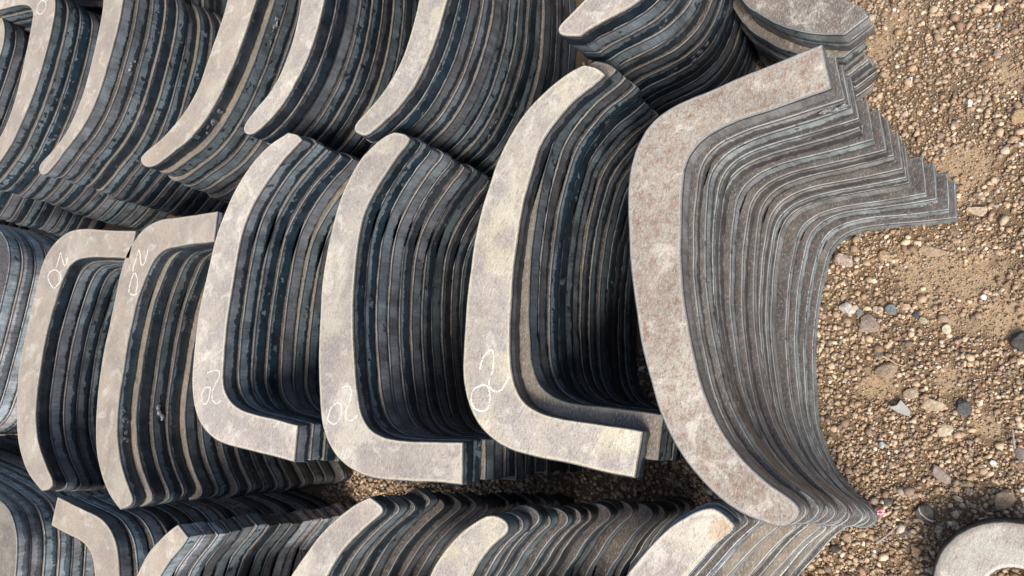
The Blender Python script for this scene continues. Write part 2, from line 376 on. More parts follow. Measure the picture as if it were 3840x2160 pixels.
def stack(key, desc, px, n=15, zt=None, side=SIDE_BLUE, side2=None, top=TOP_PINK, top_label=None, pairs=None, adj={}, jit=0.0016, rot=0.5,
          seed=1, first=0, top2=TOP_SHADED, rest=(0, 0, 0)):
    """px: traced outline [(x, y[, 1 for a sharp corner])], seen at height zt; n plates of 20 mm, the k-th counted from the top."""
    htop = n*T
    zt = htop if zt is None else zt
    P = np.array([un(p, zt) for p in px]); corner = [len(p) > 2 for p in px]
    L = smooth_loop(P, corner)
    c = L.mean(0); L = L-c
    IN = [inset(L, 0.0068), inset(L, 0.0013)]; IN += [fill(IN[0]), fill(L)]
    total = np.zeros(2); ang = 0.0
    if pairs:
        klast = pairs[0][2]; zk = htop-klast*T
        A = np.array([un(p[0], zt) for p in pairs]); B = np.array([un(p[1], zk) for p in pairs])
        if len(pairs) == 2:
            ang = math.atan2(*(B[1]-B[0])[::-1])-math.atan2(*(A[1]-A[0])[::-1])
            ang = (ang+math.pi) % (2*math.pi)-math.pi
        Rm = np.array([[math.cos(ang), -math.sin(ang)], [math.sin(ang), math.cos(ang)]])
        total = np.mean([b-c-Rm@(a-c) for a, b in zip(A, B)], 0)/klast; ang = ang/klast
    r = random.Random(seed*101+3)
    plates = []; walk = np.zeros(2)
    wts = np.array([r.gammavariate(1.3, 1.0) for _ in range(n)]); cum = np.concatenate([[0], np.cumsum(wts)])[:n]
    kl = min(n-1, int(round(pairs[0][2]))) if pairs else n-1
    cum = cum/max(cum[kl], 1e-6)*kl; cum = 0.7*cum+0.3*np.arange(n)
    for k in range(first, n):
        walk = walk*0.6+np.array([r.gauss(0, jit), r.gauss(0, jit)])
        dx = walk.copy() if k > 0 else np.zeros(2); da = ang*cum[k]+(math.radians(r.gauss(0, rot)) if k > 0 else 0)
        if k > 0: dx = dx+np.array(rest[:2])/1000.0; da += math.radians(rest[2])
        if k in adj:
            a = adj[k]; dx = np.array(a[:2])/1000.0; da = ang*k+math.radians(a[2])
        z = htop-(k+1)*T
        me = plate_mesh(L, T-0.0005, seed*20+k*1.37, IN)
        sm = side if not side2 or r.random() < 0.5 else side2
        o = link("curved_steel_plate", me, [top if k == 0 else (TOP_DEEP_SHADE if top2 is TOP_SHADED and r.random() < .6 else top2), sm])
        o.location = (c[0]+total[0]*cum[k]+dx[0], c[1]+total[1]*cum[k]+dx[1], z)
        o.rotation_euler = (0, 0, da)
        word = ORD[k] if k < n-1 else "bottom"
        lab = (top_label or "top steel plate of the "+desc) if k == 0 else f"{word} steel plate {'down ' if word != 'bottom' else ''}in the {desc}"
        tag(o, lab, "steel plate", "plates of the "+desc)
        plates.append((k, o, L, z))
    STACKS[key] = (plates, c)
    return plates

def plate_of(key, k):
    for kk, o, L, z in STACKS[key][0]:
        if kk == k: return o, L
def to_local(o, p, z):
    w = un(p, z); c, s_ = math.cos(-o.rotation_euler.z), math.sin(-o.rotation_euler.z)
    d = w-np.array(o.location[:2]); return np.array([c*d[0]-s_*d[1], s_*d[0]+c*d[1]])
# ------------------------------------------------------------------ the stacks (outlines traced at their own height)
# middle row, from the open gravel to the far left
stack("R", "rust-freckled stack beside the open gravel", [
    (3084, 164, 1), (2980, 203), (2880, 244), (2770, 290), (2665, 336), (2581, 370), (2506, 408), (2437, 465), (2392, 537), (2367, 611), (2355, 700), (2353, 780), (2357, 869),
    (2365, 998), (2380, 1142), (2402, 1276), (2436, 1420), (2481, 1564), (2541, 1682), (2616, 1788), (2695, 1867), (2785, 1930), (2870, 1963),
    (2930, 1981), (2962, 1968), (3004, 1925), (3004, 1907), (2945, 1853), (2880, 1811), (2795, 1733), (2735, 1661), (2682, 1570), (2640, 1470), (2601, 1316), (2576, 1182),
    (2561, 1068), (2554, 919), (2554, 810), (2561, 705), (2571, 621), (2591, 571), (2640, 517), (2715, 474), (2790, 444), (2880, 415), (3004, 373), (3121, 330, 1)],
    n=15, side=SIDE_GREY, top=TOP_RUST, top_label="rust-freckled curved plate topping the stack beside the open gravel",
    pairs=[((3121, 330), (3572, 862), 14.5), ((3004, 1917), (3310, 1885), 14.5)], seed=1, jit=0.0019, rot=0.4, top2=TOP_SHADOW,
    adj={1: (1.0, -1.5, -.2), 2: (1.5, -3.5, 1.0), 3: (1, -3, .8)})
stack("S5", "middle-row stack just behind the rust-freckled one", [
    (2191, 240, 1), (2242, 251), (2272, 278, 1), (2258, 294), (2218, 328), (2158, 373), (2109, 427), (2064, 483), (2027, 547), (2002, 620), (1980, 696), (1962, 770), (1945, 869), (1930, 968), (1920, 1080),
    (1914, 1190), (1913, 1300), (1917, 1390), (1928, 1440), (1944, 1480), (1970, 1514), (2019, 1544), (2084, 1564), (2218, 1584), (2320, 1601), (2411, 1617, 1), (2382, 1796, 1), (2268, 1773),
    (2119, 1736), (1970, 1706), (1889, 1678), (1835, 1639), (1785, 1579), (1755, 1514), (1738, 1440), (1734, 1370), (1737, 1290), (1745, 1167), (1760, 1028), (1780, 894), (1800, 800), (1825, 715),
    (1854, 631), (1889, 547), (1927, 480), (1970, 417), (2029, 353), (2094, 298), (2144, 263)],
    n=15, side=SIDE_DARK, side2=SIDE_BLUE, top=TOP_YELLOW, top_label="widest cream C-shaped plate with large chalk figures, behind the rust-freckled stack", seed=2,
    rest=(13, -2, 1.3), jit=0.0016)
stack("S4", "middle-row stack third from the gravel", [
    (1477, 493, 1), (1520, 501), (1538, 518, 1), (1528, 541), (1497, 576), (1457, 634), (1420, 692), (1390, 750), (1362, 815), (1345, 894), (1333, 998), (1325, 1118), (1323, 1217), (1328, 1341), (1334, 1420), (1342, 1490),
    (1357, 1557), (1387, 1607), (1437, 1637), (1507, 1650), (1606, 1654), (1737, 1656, 1), (1733, 1819, 1), (1656, 1812), (1507, 1805), (1407, 1795), (1348, 1778), (1298, 1748), (1253, 1703), (1223, 1649),
    (1206, 1589), (1198, 1515), (1194, 1430), (1193, 1316), (1199, 1192), (1208, 1043), (1231, 909), (1258, 800), (1283, 724), (1323, 640), (1358, 586), (1407, 537), (1447, 507)],
    n=15, side=SIDE_BLUE, side2=SIDE_DARK, top=TOP_PINK, top_label="scratched C-shaped plate with chalk 20 beside the widest cream one", seed=3, jit=0.0016)
stack("S3", "middle-row stack fourth from the gravel", [
    (1079, 495, 1), (1118, 506), (1132, 524, 1), (1102, 558), (1064, 599), (1027, 645), (990, 698), (962, 745), (936, 795), (915, 850), (903, 897), (888, 970), (874, 1050), (859, 1147), (847, 1243), (839, 1340), (835, 1420), (843, 1466),
    (864, 1505), (903, 1535), (966, 1556), (1038, 1572), (1116, 1594, 1), (1103, 1735, 1), (1038, 1716), (942, 1692), (845, 1668), (797, 1642), (758, 1601), (734, 1552), (722, 1494), (718, 1430), (722, 1364), (731, 1267),
    (743, 1171), (758, 1100), (780, 1009), (799, 926), (820, 855), (847, 785), (878, 715), (915, 653), (957, 597), (1002, 549), (1044, 517)],
    n=15, side=SIDE_BLUE, top=TOP_PINK, top_label="smooth pinkish C-shaped plate with small chalk 20 near its lower bend", pairs=[((1079, 496), (1343, 600), 5.5)], seed=4, jit=0.0014)
stack("S2", "middle-row stack under the slim plate with upright chalk figures", [
    (815, 791, 1), (802, 908, 1), (731, 916), (670, 924), (621, 936), (590, 958), (567, 990), (540, 1055), (513, 1127), (493, 1214), (474, 1309), (460, 1400), (447, 1483), (439, 1566), (440, 1648), (451, 1731), (468, 1793),
    (489, 1847), (497, 1874), (491, 1893), (449, 1913, 1), (420, 1874), (393, 1822), (373, 1760), (360, 1690), (358, 1586), (364, 1483), (375, 1395), (389, 1309), (410, 1214), (434, 1098), (452, 1016), (470, 960), (497, 908),
    (530, 864), (567, 837), (605, 823), (650, 815), (731, 804)],
    n=15, side=SIDE_BLUE, side2=SIDE_DARK, top=TOP_TAN, top_label="slim tan bracket-shaped plate with chalk figures at its upper bend, ahead of another alike", pairs=[((497, 1889), (1290, 1802), 14)], seed=5, jit=0.0016)
stack("P", "unseen stack added left of the middle row for shade", [  # out of view, added to shade the ground between the rows
    (-260, 850, 1), (-209, 885), (-180, 930), (-170, 990), (-176, 1045), (-192, 1115), (-225, 1250), (-260, 1380), (-288, 1480), (-320, 1560), (-370, 1610), (-440, 1630), (-520, 1625, 1), (-520, 1540, 1), (-450, 1530), (-410, 1480),
    (-370, 1350), (-330, 1200), (-295, 1080), (-280, 1010), (-295, 970), (-360, 925, 1)],
    n=15, zt=0.272, side=SIDE_DARK, top=TOP_TAN, top_label="tan plate topping the unseen stack added left of the middle row for shade", seed=33, jit=0.002)
stack("Y", "far dark stack peeking in above the second top-row crescent", [
    (120, -600, 1), (260, -600, 1), (200, -450), (190, -330), (230, -265), (470, -225, 1), (465, -70, 1), (200, -90), (110, -180), (70, -300), (80, -450)],
    n=15, side=SIDE_DARK, top=TOP_SHADED, top_label="top plate of the far dark stack above the top row of crescents", seed=34, jit=0.002)
stack("S1", "middle-row stack second from the left edge", [
    (509, 865, 1), (484, 970, 1), (393, 966), (323, 968), (286, 977), (257, 1003), (236, 1044), (211, 1115), (190, 1189), (169, 1276), (154, 1360), (144, 1430), (135, 1504), (134, 1586), (141, 1648), (157, 1706), (178, 1760),
    (195, 1798), (199, 1818), (185, 1836), (155, 1843, 1), (125, 1807), (99, 1764), (81, 1715), (68, 1665), (61, 1600), (61, 1504), (67, 1400), (83, 1310), (108, 1193), (132, 1090), (153, 1003), (178, 945), (213, 900),
    (248, 872), (286, 859), (331, 857), (414, 862)],
    n=15, side=SIDE_BLUE, side2=SIDE_DARK, top=TOP_TAN, top_label="cream-blotched tan bracket-shaped plate, second of the middle row from the left edge", seed=6, jit=0.0014)
stack("S0", "leftmost cut-off stack of the middle row", [
    (39, 850, 1), (90, 885), (120, 930), (130, 990), (124, 1045), (108, 1115), (75, 1250), (40, 1380), (12, 1480), (-20, 1560), (-70, 1610), (-140, 1630), (-220, 1625, 1), (-220, 1540, 1), (-150, 1530), (-110, 1480),
    (-70, 1350), (-30, 1200), (5, 1080), (20, 1010), (5, 970), (-60, 925, 1)],
    n=15, zt=0.272, side=SIDE_SKYLIT, top=TOP_TAN, seed=7, jit=0.002, first=1)
# top row, from the left corner
stack("A0", "half-hidden stack in the top left corner", [
    (-180, 40, 1), (-60, 50), (10, 55), (45, 80), (58, 120), (55, 170), (35, 245), (0, 350), (-50, 490), (-110, 640), (-170, 745), (-190, 745), (-195, 715), (-130, 570), (-80, 420), (-40, 300), (-20, 210), (-22, 150), (-50, 120), (-180, 110, 1)],
    n=14, zt=0.295, side=SIDE_BLUE, top=TOP_TAN, pairs=[((-170, 745), (300, 925), 13)], seed=8, jit=0.003)
stack("Z", "almost hidden far stack past the top left corner", [
    (-520, 160, 1), (-400, 150), (-330, 160), (-300, 200), (-290, 250), (-310, 330), (-350, 440), (-410, 570), (-480, 720), (-550, 830), (-575, 830), (-575, 800), (-500, 660), (-440, 520), (-395, 400), (-370, 310), (-370, 260), (-400, 230), (-520, 240, 1)],
    n=14, zt=0.295, side=SIDE_DARK, top=TOP_SHADED, pairs=[((-550, 830), (-20, 980), 13)], seed=31, jit=0.002)
stack("A", "stack under the plate with a lone chalk 0", [
    (-110, -60, 1), (60, -60), (150, -55), (190, -35), (206, 0), (206, 35), (199, 80), (184, 149), (164, 224), (142, 298), (114, 378), (80, 457), (40, 543), (0, 604), (-40, 655), (-75, 685), (-98, 668), (-85, 640), (-40, 575), (0, 512), (30, 447),
    (60, 355), (84, 252), (106, 149), (119, 80), (122, 48), (110, 26), (75, 20), (0, 37), (-110, 60, 1)],
    n=15, side=SIDE_BLUE, top=TOP_TAN, top_label="tan curved plate with a lone chalk 0 in the top left corner", pairs=[((-75, 685), (520, 872), 14)], seed=9, jit=0.0020, rot=.6)
stack("B", "top-row stack right of the chalk 0 plate", [
    (-200, -195, 1), (300, -172), (400, -165), (448, -130), (465, -70), (460, 0), (447, 75), (429, 149), (408, 224), (388, 295), (363, 365), (333, 432), (293, 500), (243, 563), (205, 615), (172, 652), (155, 655), (143, 636), (150, 615), (189, 571), (239, 507), (276, 437),
    (308, 355), (338, 248), (363, 139), (381, 50), (386, -10), (375, -60), (345, -90), (300, -98), (-200, -115, 1)],
    n=15, side=SIDE_BLUE, top=TOP_TAN, top_label="narrow pale tan crescent plate right of the chalk 0 plate", pairs=[((144, 641), (770, 835), 14)], seed=10, jit=0.0018, rot=.5,
    adj={5: (-10, 5, 1.6), 1: (1.5, -2, .5)})
stack("C", "top-row stack with a blue-burnt edge", [
    (640, -520, 1), (800, -520), (920, -490), (975, -400), (990, -260), (985, -120), (972, -40), (944, 50), (919, 124), (890, 205), (855, 288), (820, 361), (778, 435), (740, 488), (696, 535), (646, 573), (590, 615), (555, 627), (530, 615), (524, 594), (547, 566), (596, 527),
    (646, 475), (696, 410), (735, 342), (765, 262), (795, 174), (825, 89), (845, 25), (868, -80), (880, -220), (872, -340), (830, -410), (640, -420, 1)],
    n=15, side=SIDE_DARK, side2=SIDE_BLUE, top=TOP_TAN, top_label="pinkish tan crescent plate with a blue-burnt edge and slag, in the top row", seed=11, jit=0.0018, rot=.5, pairs=[((552, 626), (808, 748), 5.2)])
stack("D", "top-row stack left of the most speckled crescent", [
    (900, -640, 1), (1080, -640), (1190, -590), (1235, -460), (1240, -300), (1235, -150), (1222, -40), (1199, 75), (1174, 160), (1144, 238), (1109, 308), (1074, 368), (1035, 422), (990, 470), (955, 500), (930, 508), (911, 492), (912, 472), (960, 405), (1010, 345), (1052, 273),
    (1084, 189), (1109, 99), (1126, 10), (1140, -100), (1148, -260), (1140, -420), (1100, -520), (900, -530, 1)],
    n=15, side=SIDE_BLUE, side2=SIDE_DARK, top=TOP_PINK, top_label="creamy crescent plate with a pointed tip, fourth of the top row from the left", seed=12, jit=0.0017)
stack("E", "top-row stack under the most speckled crescent", [
    (1330, -760, 1), (1520, -760), (1640, -690), (1700, -540), (1712, -350), (1702, -180), (1690, -60), (1671, 25), (1650, 99), (1622, 184), (1586, 263), (1546, 335), (1497, 400), (1440, 456), (1400, 490), (1368, 511), (1340, 503), (1324, 487), (1328, 468), (1355, 436), (1407, 378), (1464, 298),
    (1514, 199), (1546, 99), (1569, 0), (1590, -150), (1600, -330), (1590, -500), (1540, -620), (1330, -640, 1)],
    n=15, side=SIDE_BLUE, side2=SIDE_DARK, top=TOP_YELLOW, top_label="speckled cream crescent plate, fifth of the top row from the left", seed=13, jit=0.0017)
stack("F", "top-row stack with a blunt tip", [
    (2089, 104), (2134, 55), (2188, 0), (2255, -70), (2330, -180), (2370, -320), (2370, -470, 1), (2560, -480, 1), (2570, -330), (2540, -200), (2480, -80), (2397, 5), (2342, 40), (2278, 75), (2218, 106), (2176, 137, 1), (2129, 138), (2092, 128)],
    n=15, side=SIDE_BLUE, side2=SIDE_DARK, top=TOP_PINK, top_label="broad pale plate with a blunt chamfered tip at the top edge", seed=14, jit=0.0018, rot=.6)
stack("M", "low grey-brown stack in the top row beside the gravel", [
    (2783, 0), (2810, 29), (2847, 52), (2891, 79), (2935, 99), (2978, 112), (3037, 125), (3109, 130), (3168, 130, 1), (3261, 58, 1), (3235, 25), (3205, 12), (3160, -8), (3080, -60), (3010, -160), (2980, -300, 1), (2660, -300, 1), (2690, -180), (2735, -70)],
    n=9, side=SIDE_GREY, side2=SIDE_SILVER, top=TOP_ROUGH, top_label="rough grey-brown wide plate with a cut end at the top edge near the gravel", seed=15, top2=TOP_ROUGH, jit=0.0025, rot=.9,
    pairs=[((3261, 54), (3272, 320), 8.5)], adj={1: (2, -1, .3), 2: (-7, 5, 1.0)})
# bottom row
stack("G", "bottom left corner stack cut off by the frame", [
    (-360, 1640, 1), (-220, 1695), (-100, 1745), (0, 1795), (86, 1850), (140, 1902), (163, 1970), (169, 2040), (162, 2160), (145, 2300), (95, 2400), (0, 2480), (-80, 2490, 1), (-80, 2400, 1), (0, 2370), (50, 2290), (75, 2160), (80, 2060),
    (60, 1990), (20, 1935), (-50, 1890), (-150, 1850), (-245, 1805), (-380, 1735, 1)],
    n=15, zt=0.272, side=SIDE_SKYLIT, top=TOP_TAN, seed=16, jit=0.002, first=1)
stack("H", "bottom-row stack of plates bent away from the viewer", [
    (214, 1862, 1), (252, 1881), (304, 1905), (345, 1925), (380, 1946), (407, 1977), (426, 2013), (437, 2052), (443, 2105), (446, 2160), (440, 2250), (415, 2350), (360, 2440), (230, 2500, 1), (200, 2400, 1), (290, 2350),
    (335, 2280), (352, 2200), (352, 2150), (347, 2108), (337, 2074), (320, 2045), (291, 2024), (255, 2006), (224, 1990), (190, 1972, 1)],
    n=15, side=SIDE_SKYLIT, side2=SIDE_BLUE, top=TOP_TAN, top_label="tan hook-shaped plate bending down from its square end at bottom left", pairs=[((214, 1862), (1000, 1812), 14)], seed=17, jit=0.0017)
stack("I", "bottom-row stack left of the middle", [
    (666, 1966, 1), (704, 2014, 1), (676, 2057), (648, 2090), (621, 2126), (600, 2160), (570, 2260), (563, 2350), (585, 2430), (640, 2490), (760, 2500, 1), (760, 2600, 1), (600, 2590), (500, 2500), (468, 2380), (478, 2260),
    (510, 2160), (528, 2120), (548, 2084), (573, 2050), (607, 2015), (635, 1989)],
    n=15, side=SIDE_SKYLIT, side2=SIDE_BLUE, top=TOP_TAN, top_label="plain tan plate tip with a straight slanted end in the bottom row", seed=18, jit=0.0022, rot=.5)
stack("J", "bottom-row stack in the middle", [
    (1385, 1862, 1), (1437, 1904), (1439, 1918), (1397, 1957), (1357, 1992), (1318, 2031), (1283, 2071), (1253, 2116), (1228, 2160), (1190, 2240), (1170, 2340), (1180, 2430), (1230, 2510), (1400, 2530, 1), (1400, 2640, 1), (1120, 2620),
    (1050, 2540), (1028, 2400), (1048, 2260), (1089, 2160), (1114, 2121), (1144, 2076), (1179, 2026), (1218, 1982), (1258, 1944), (1303, 1910), (1348, 1881)],
    n=15, top2=TOP_DEEP_SHADE, side=SIDE_DARK, side2=SIDE_BLUE, top=TOP_PINK, top_label="finely scratched pinkish plate tip in the middle of the bottom row", pairs=[((1385, 1863), (2080, 1843), 14)], seed=19, jit=0.0018, rot=.6, adj={3: (7, 4, 0.4), 1: (.5, 0, 0)})  # dark side and lower top colours paint in this stack's shade
stack("K", "bottom-row stack second from the right", [
    (1835, 1929), (1866, 1933), (1895, 1950), (1912, 1972), (1909, 1994), (1873, 2024), (1842, 2055), (1814, 2090), (1789, 2125), (1772, 2160), (1715, 2250), (1690, 2360), (1700, 2460), (1760, 2540), (1950, 2560, 1), (1950, 2680, 1), (1640, 2660),
    (1560, 2560), (1543, 2400), (1568, 2260), (1611, 2160), (1625, 2125), (1649, 2087), (1677, 2048), (1712, 2010), (1747, 1980), (1789, 1952)],
    n=15, top2=TOP_DEEP_SHADE, side=SIDE_DARK, side2=SIDE_BLUE, top=TOP_YELLOW, top_label="yellow-edged cream plate tip with a rounded end in the bottom row", pairs=[((1835, 1929), (2525, 1874), 14)], seed=20, jit=0.0022, rot=.6, adj={2: (6, 2, 0.5)})  # shade of this row is put into the dark side and top colours
stack("L", "silvery bottom-row stack spilling towards the gravel", [
    (2665, 1900), (2695, 1912), (2725, 1937), (2765, 1977), (2720, 2013), (2675, 2053), (2636, 2094), (2601, 2136), (2581, 2160), (2500, 2260), (2455, 2370), (2460, 2470), (2520, 2550), (2700, 2580, 1), (2700, 2700, 1), (2350, 2680),
    (2260, 2560), (2248, 2400), (2288, 2270), (2347, 2160), (2382, 2116), (2417, 2071), (2457, 2026), (2506, 1977), (2566, 1939), (2620, 1912)],
    n=15, side=SIDE_SILVER, side2=SIDE_GREY, top=TOP_PINK, top_label="pale plate tip with an orange heat stain below the rust-freckled stack", seed=21, jit=0.0020, rot=.5, pairs=[((2725, 1937), (3185, 1930), 14)])

o_, L_ = plate_of("L", 0); q_ = to_local(o_, (2710, 1995), 0.34)
o_.data.materials[0] = top_material("mill_scale_orange_stained", (0.55, 0.475, 0.41), (0.43, 0.38, 0.35), (0.66, 0.595, 0.49), (0.74, 0.645, 0.47), 0.5, 0.10, 0.45, 0.5, 0.12, (q_[0], q_[1], 0.016, T))
# ------------------------------------------------------------------ ring blank on the gravel
def ring():
    z = 0.037
    c = un((3850, 2290), z)
    ro, ri = None, None
    outer = [(3496, 2160), (3504, 2120), (3520, 2078), (3546, 2035), (3585, 2004), (3640, 1975), (3700, 1958), (3765, 1953), (3840, 1957)]
    Po = np.array([un(p, z) for p in outer])
    A = np.column_stack([2*Po, np.ones(len(Po))]); b = (Po**2).sum(1)
    sol = np.linalg.lstsq(A, b, rcond=None)[0]; c = sol[:2]; ro = math.sqrt(sol[2]+c.dot(c))
    hole = np.array([un(p, z) for p in [(3770, 2147), (3800, 2134), (3840, 2124)]])
    ri = np.linalg.norm(hole-c, axis=1).mean()
    n = 200; V = []; F = []; mi = []; edge = []; uvv = []
    th = np.linspace(0, 2*math.pi, n, endpoint=False)
    prof = [(ro, 0.0, 0.0, 0), (ro+.0004, .3, 0.3, 0), (ro, .9, .9, 0), (ro-.0005, .97, .975, 0), (ro-.002, 1.0, 1.0, 1), (ro-.008, 1.0, 1.0, 0), (ri+.006, 1.0, 1.0, 0), (ri+.0015, 1.0, 1.0, 1), (ri, .96, .97, 0), (ri, .3, .3, 0), (ri, 0.0, 0.0, 0)]
    for k, (r_, zz, v, e) in enumerate(prof):
        for i, a in enumerate(th):
            rr = r_+0.0006*mn.noise(Vector((math.cos(a)*9, math.sin(a)*9, k*.1)))
            V.append((rr*math.cos(a), rr*math.sin(a), zz*z)); edge.append(float(e)); uvv.append((a*ro, v))
    K = len(prof)
    for k in range(K):
        for i in range(n):
            j = (i+1) % n; k2 = (k+1) % K
            F.append((k*n+i, k*n+j, k2*n+j, k2*n+i)); mi.append(0 if k in (4, 5, 6) else 1)
    me = new_mesh("ring_mesh", V, F, smooth=True, mat_idx=mi)
    uvl = me.uv_layers.new(name="UVMap")
    for p in me.polygons:
        for q, l in enumerate(p.loop_indices):
            vi = me.loops[l].vertex_index; uu, vv_ = uvv[vi]
            if vi % n == 0 and q in (1, 2): uu = 2*math.pi*ro
            uvl.data[l].uv = (uu, vv_)
    at = me.attributes.new("edge", 'FLOAT', 'POINT'); at.data.foreach_set("value", edge)
    o = link("steel_ring", me, [TOP_PALE, SIDE_DARK]); o.location = (c[0], c[1], 0.002)
    tag(o, "pale round steel ring blank lying alone on the gravel", "steel ring")
    return c, ro, ri
RING = ring()

# ------------------------------------------------------------------ chalk figures (flat marks on the plates)
def chalk(key, strokes, w=0.0019):
    o, L = plate_of(key, 0); z = o.location.z+T
    V = []; F = []; r = random.Random(hash(key) % 97 if False else len(key)*7+len(strokes))
    for st in strokes:
        P = np.array([to_local(o, p, z) for p in st])
        # dense spline
        pts = []
        for i in range(len(P)-1):
            p0 = P[max(i-1, 0)]; p1 = P[i]; p2 = P[i+1]; p3 = P[min(i+2, len(P)-1)]
            m = max(2, int(np.linalg.norm(p2-p1)/0.0007))
            for j in range(m):
                t = j/m
                pts.append(0.5*((2*p1)+(-p0+p2)*t+(2*p0-5*p1+4*p2-p3)*t*t+(-p0+3*p1-3*p2+p3)*t**3))
        pts.append(P[-1]); pts = np.array(pts)
        for i in range(len(pts)-1):
            if r.random() < 0.20: continue
            a, b = pts[i], pts[i+1]; d = b-a; L_ = np.linalg.norm(d)
            if L_ < 1e-7: continue
            d /= L_; nn = np.array([-d[1], d[0]])
            wa, wb, wc, wd = [w*0.72*(0.25+0.95*r.random()) for _ in range(4)]
            a = a-d*0.0002; b = b+d*0.0002; s = len(V); zz = T-0.0005+0.00008+(i % 3)*0.00004
            V += [(*(a+nn*wa), zz), (*(a-nn*wb), zz), (*(b-nn*wc), zz), (*(b+nn*wd), zz)]
            F.append((s, s+1, s+2, s+3))
    me = new_mesh("chalk_mesh", V, F)
    c = link("chalk_number", me, [CHALK], o)
    return c
def cr(x0, y0, k, L): return [(x0+x/k, y0+y/k) for x, y in L]
chalk("S1", [cr(0, 800, 2.415, [(500, 510), (540, 545), (548, 605), (520, 645), (487, 676), (455, 640), (434, 595), (440, 550), (475, 515), (520, 512)]),
             cr(0, 800, 2.415, [(505, 492), (520, 450), (535, 395), (547, 358), (560, 405), (577, 465), (590, 468), (600, 440), (610, 395)])])
chalk("S2", [cr(0, 800, 2.415, [(1222, 538), (1240, 590), (1240, 660), (1228, 710), (1232, 732), (1195, 737), (1166, 715), (1172, 660), (1190, 590), (1213, 540)]),
             cr(0, 800, 2.415, [(1200, 524), (1208, 480), (1230, 410), (1253, 335), (1268, 375), (1270, 430), (1283, 472), (1305, 450), (1325, 390), (1338, 330)])])
chalk("S3", [cr(700, 1050, 2.07, [(158, 722), (205, 703), (250, 708), (248, 755), (215, 820), (196, 880), (200, 930), (230, 960), (268, 932)]),
             cr(700, 1050, 2.07, [(182, 832), (140, 840), (115, 890), (118, 945), (142, 962), (165, 935), (178, 880), (182, 832)])], 0.0014)
chalk("S4", [cr(960, 1440, 2.0125, [(645, 32), (670, 18), (705, 22), (718, 70), (700, 140), (675, 210), (680, 270), (720, 275), (765, 235)]),
             cr(960, 1440, 2.0125, [(592, 150), (560, 190), (540, 262), (560, 290), (592, 303), (625, 270), (643, 210), (640, 160), (615, 142), (585, 158)])], 0.0014)
chalk("S5", [[(1798, 1385), (1812, 1340), (1840, 1312), (1850, 1330), (1846, 1390), (1833, 1435), (1848, 1465), (1880, 1462), (1907, 1412)],
             [(1808, 1445), (1778, 1458), (1766, 1490), (1776, 1528), (1805, 1541), (1830, 1528), (1836, 1480), (1826, 1448), (1800, 1443)]], 0.0016)
chalk("A", [cr(0, 0, 4.83, [(770, 8), (818, 30), (832, 80), (810, 170), (765, 235), (712, 252), (668, 215), (668, 150), (690, 80), (735, 20), (790, 8)]), cr(0, 0, 4.83, [(835, 5), (880, -20), (900, -60)])], 0.0020)

# ------------------------------------------------------------------ ground
gs = NT("soil")
tc = gs.new("ShaderNodeTexCoord")
a = gs.noise(tc.outputs["Object"], 7.0, 4.0, 0.6); b = gs.noise(tc.outputs["Object"], 260.0, 6.0, 0.7); c_ = gs.noise(tc.outputs["Object"], 900.0, 3.0, 0.7)
sand = gs.new("ShaderNodeAttribute"); sand.attribute_name = "sand"
sf = gs.math('ADD', sand.outputs["Fac"], gs.math('MULTIPLY', gs.math('SUBTRACT', gs.noise(tc.outputs["Object"], 60.0, 4.0, 0.6), 0.5), 1.3))
col = gs.mix(gs.ramp(sf, 0.3, 0.8), (0.25, 0.17, 0.10, 1), (0.54, 0.39, 0.24, 1))
col = gs.mix(gs.ramp(b, 0.4, 0.7, 0.0, 0.6), col, (0.17, 0.11, 0.065, 1))
col = gs.mix(gs.ramp(c_, 0.55, 0.75, 0.0, 0.6), col, (0.50, 0.37, 0.24, 1))
gs.l.new(col, gs.b.inputs["Base Color"]); gs.b.inputs["Roughness"].default_value = 0.95; gs.b.inputs["Specular IOR Level"].default_value = 0.15
gs.l.new(gs.bump(gs.math('ADD', b, c_), 0.8, 0.002), gs.b.inputs["Normal"])
SOIL = gs.m
BARE = [(un((3590, 1060), 0), .075), (un((3480, 1000), 0), .05), (un((3290, 190), 0), .03), (un((3600, 650), 0), .05), (un((3780, 280), 0), .03), (un((3290, 1450), 0), .03), (un((3780, 1180), 0), .04), (un((3380, 60), 0), .03), (un((3560, 1420), 0), .022), (un((3330, 640), 0), .02), (un((3700, 1600), 0), .02)]
def axis(lo, hi, step):
    inner = np.arange(lo, hi+1e-6, step); out = []
    d = step
    x = hi
    while x < 40: d *= 1.35; x += d; out.append(x)
    left = []; d = step; x = lo
    while x > -40: d *= 1.35; x -= d; left.append(x)
    return np.concatenate([left[::-1], inner, out])
def gh(x, y):
    return 0.0035*mn.noise(Vector((x*6, y*6, 0)))+0.0014*mn.noise(Vector((x*28, y*28, 4)))
xs, ys = axis(-0.7, 0.9, 0.011), axis(-0.4, 1.0, 0.011)
gv = [(x, y, gh(x, y)-0.002) for y in ys for x in xs]; nx = len(xs)
gf = [(j*nx+i, j*nx+i+1, (j+1)*nx+i+1, (j+1)*nx+i) for j in range(len(ys)-1) for i in range(nx-1)]
gme = new_mesh("ground_mesh", gv, gf, smooth=True)
sa = []
for x, y, z in gv:
    d = min(math.hypot(x-c[0], y-c[1])/rad for c, rad in BARE); sa.append(max(0.0, min(1.0, 1.3-d)))
gme.attributes.new("sand", 'FLOAT', 'POINT').data.foreach_set("value", sa)
g = link("ground", gme, [SOIL]); tag(g, kind="structure")

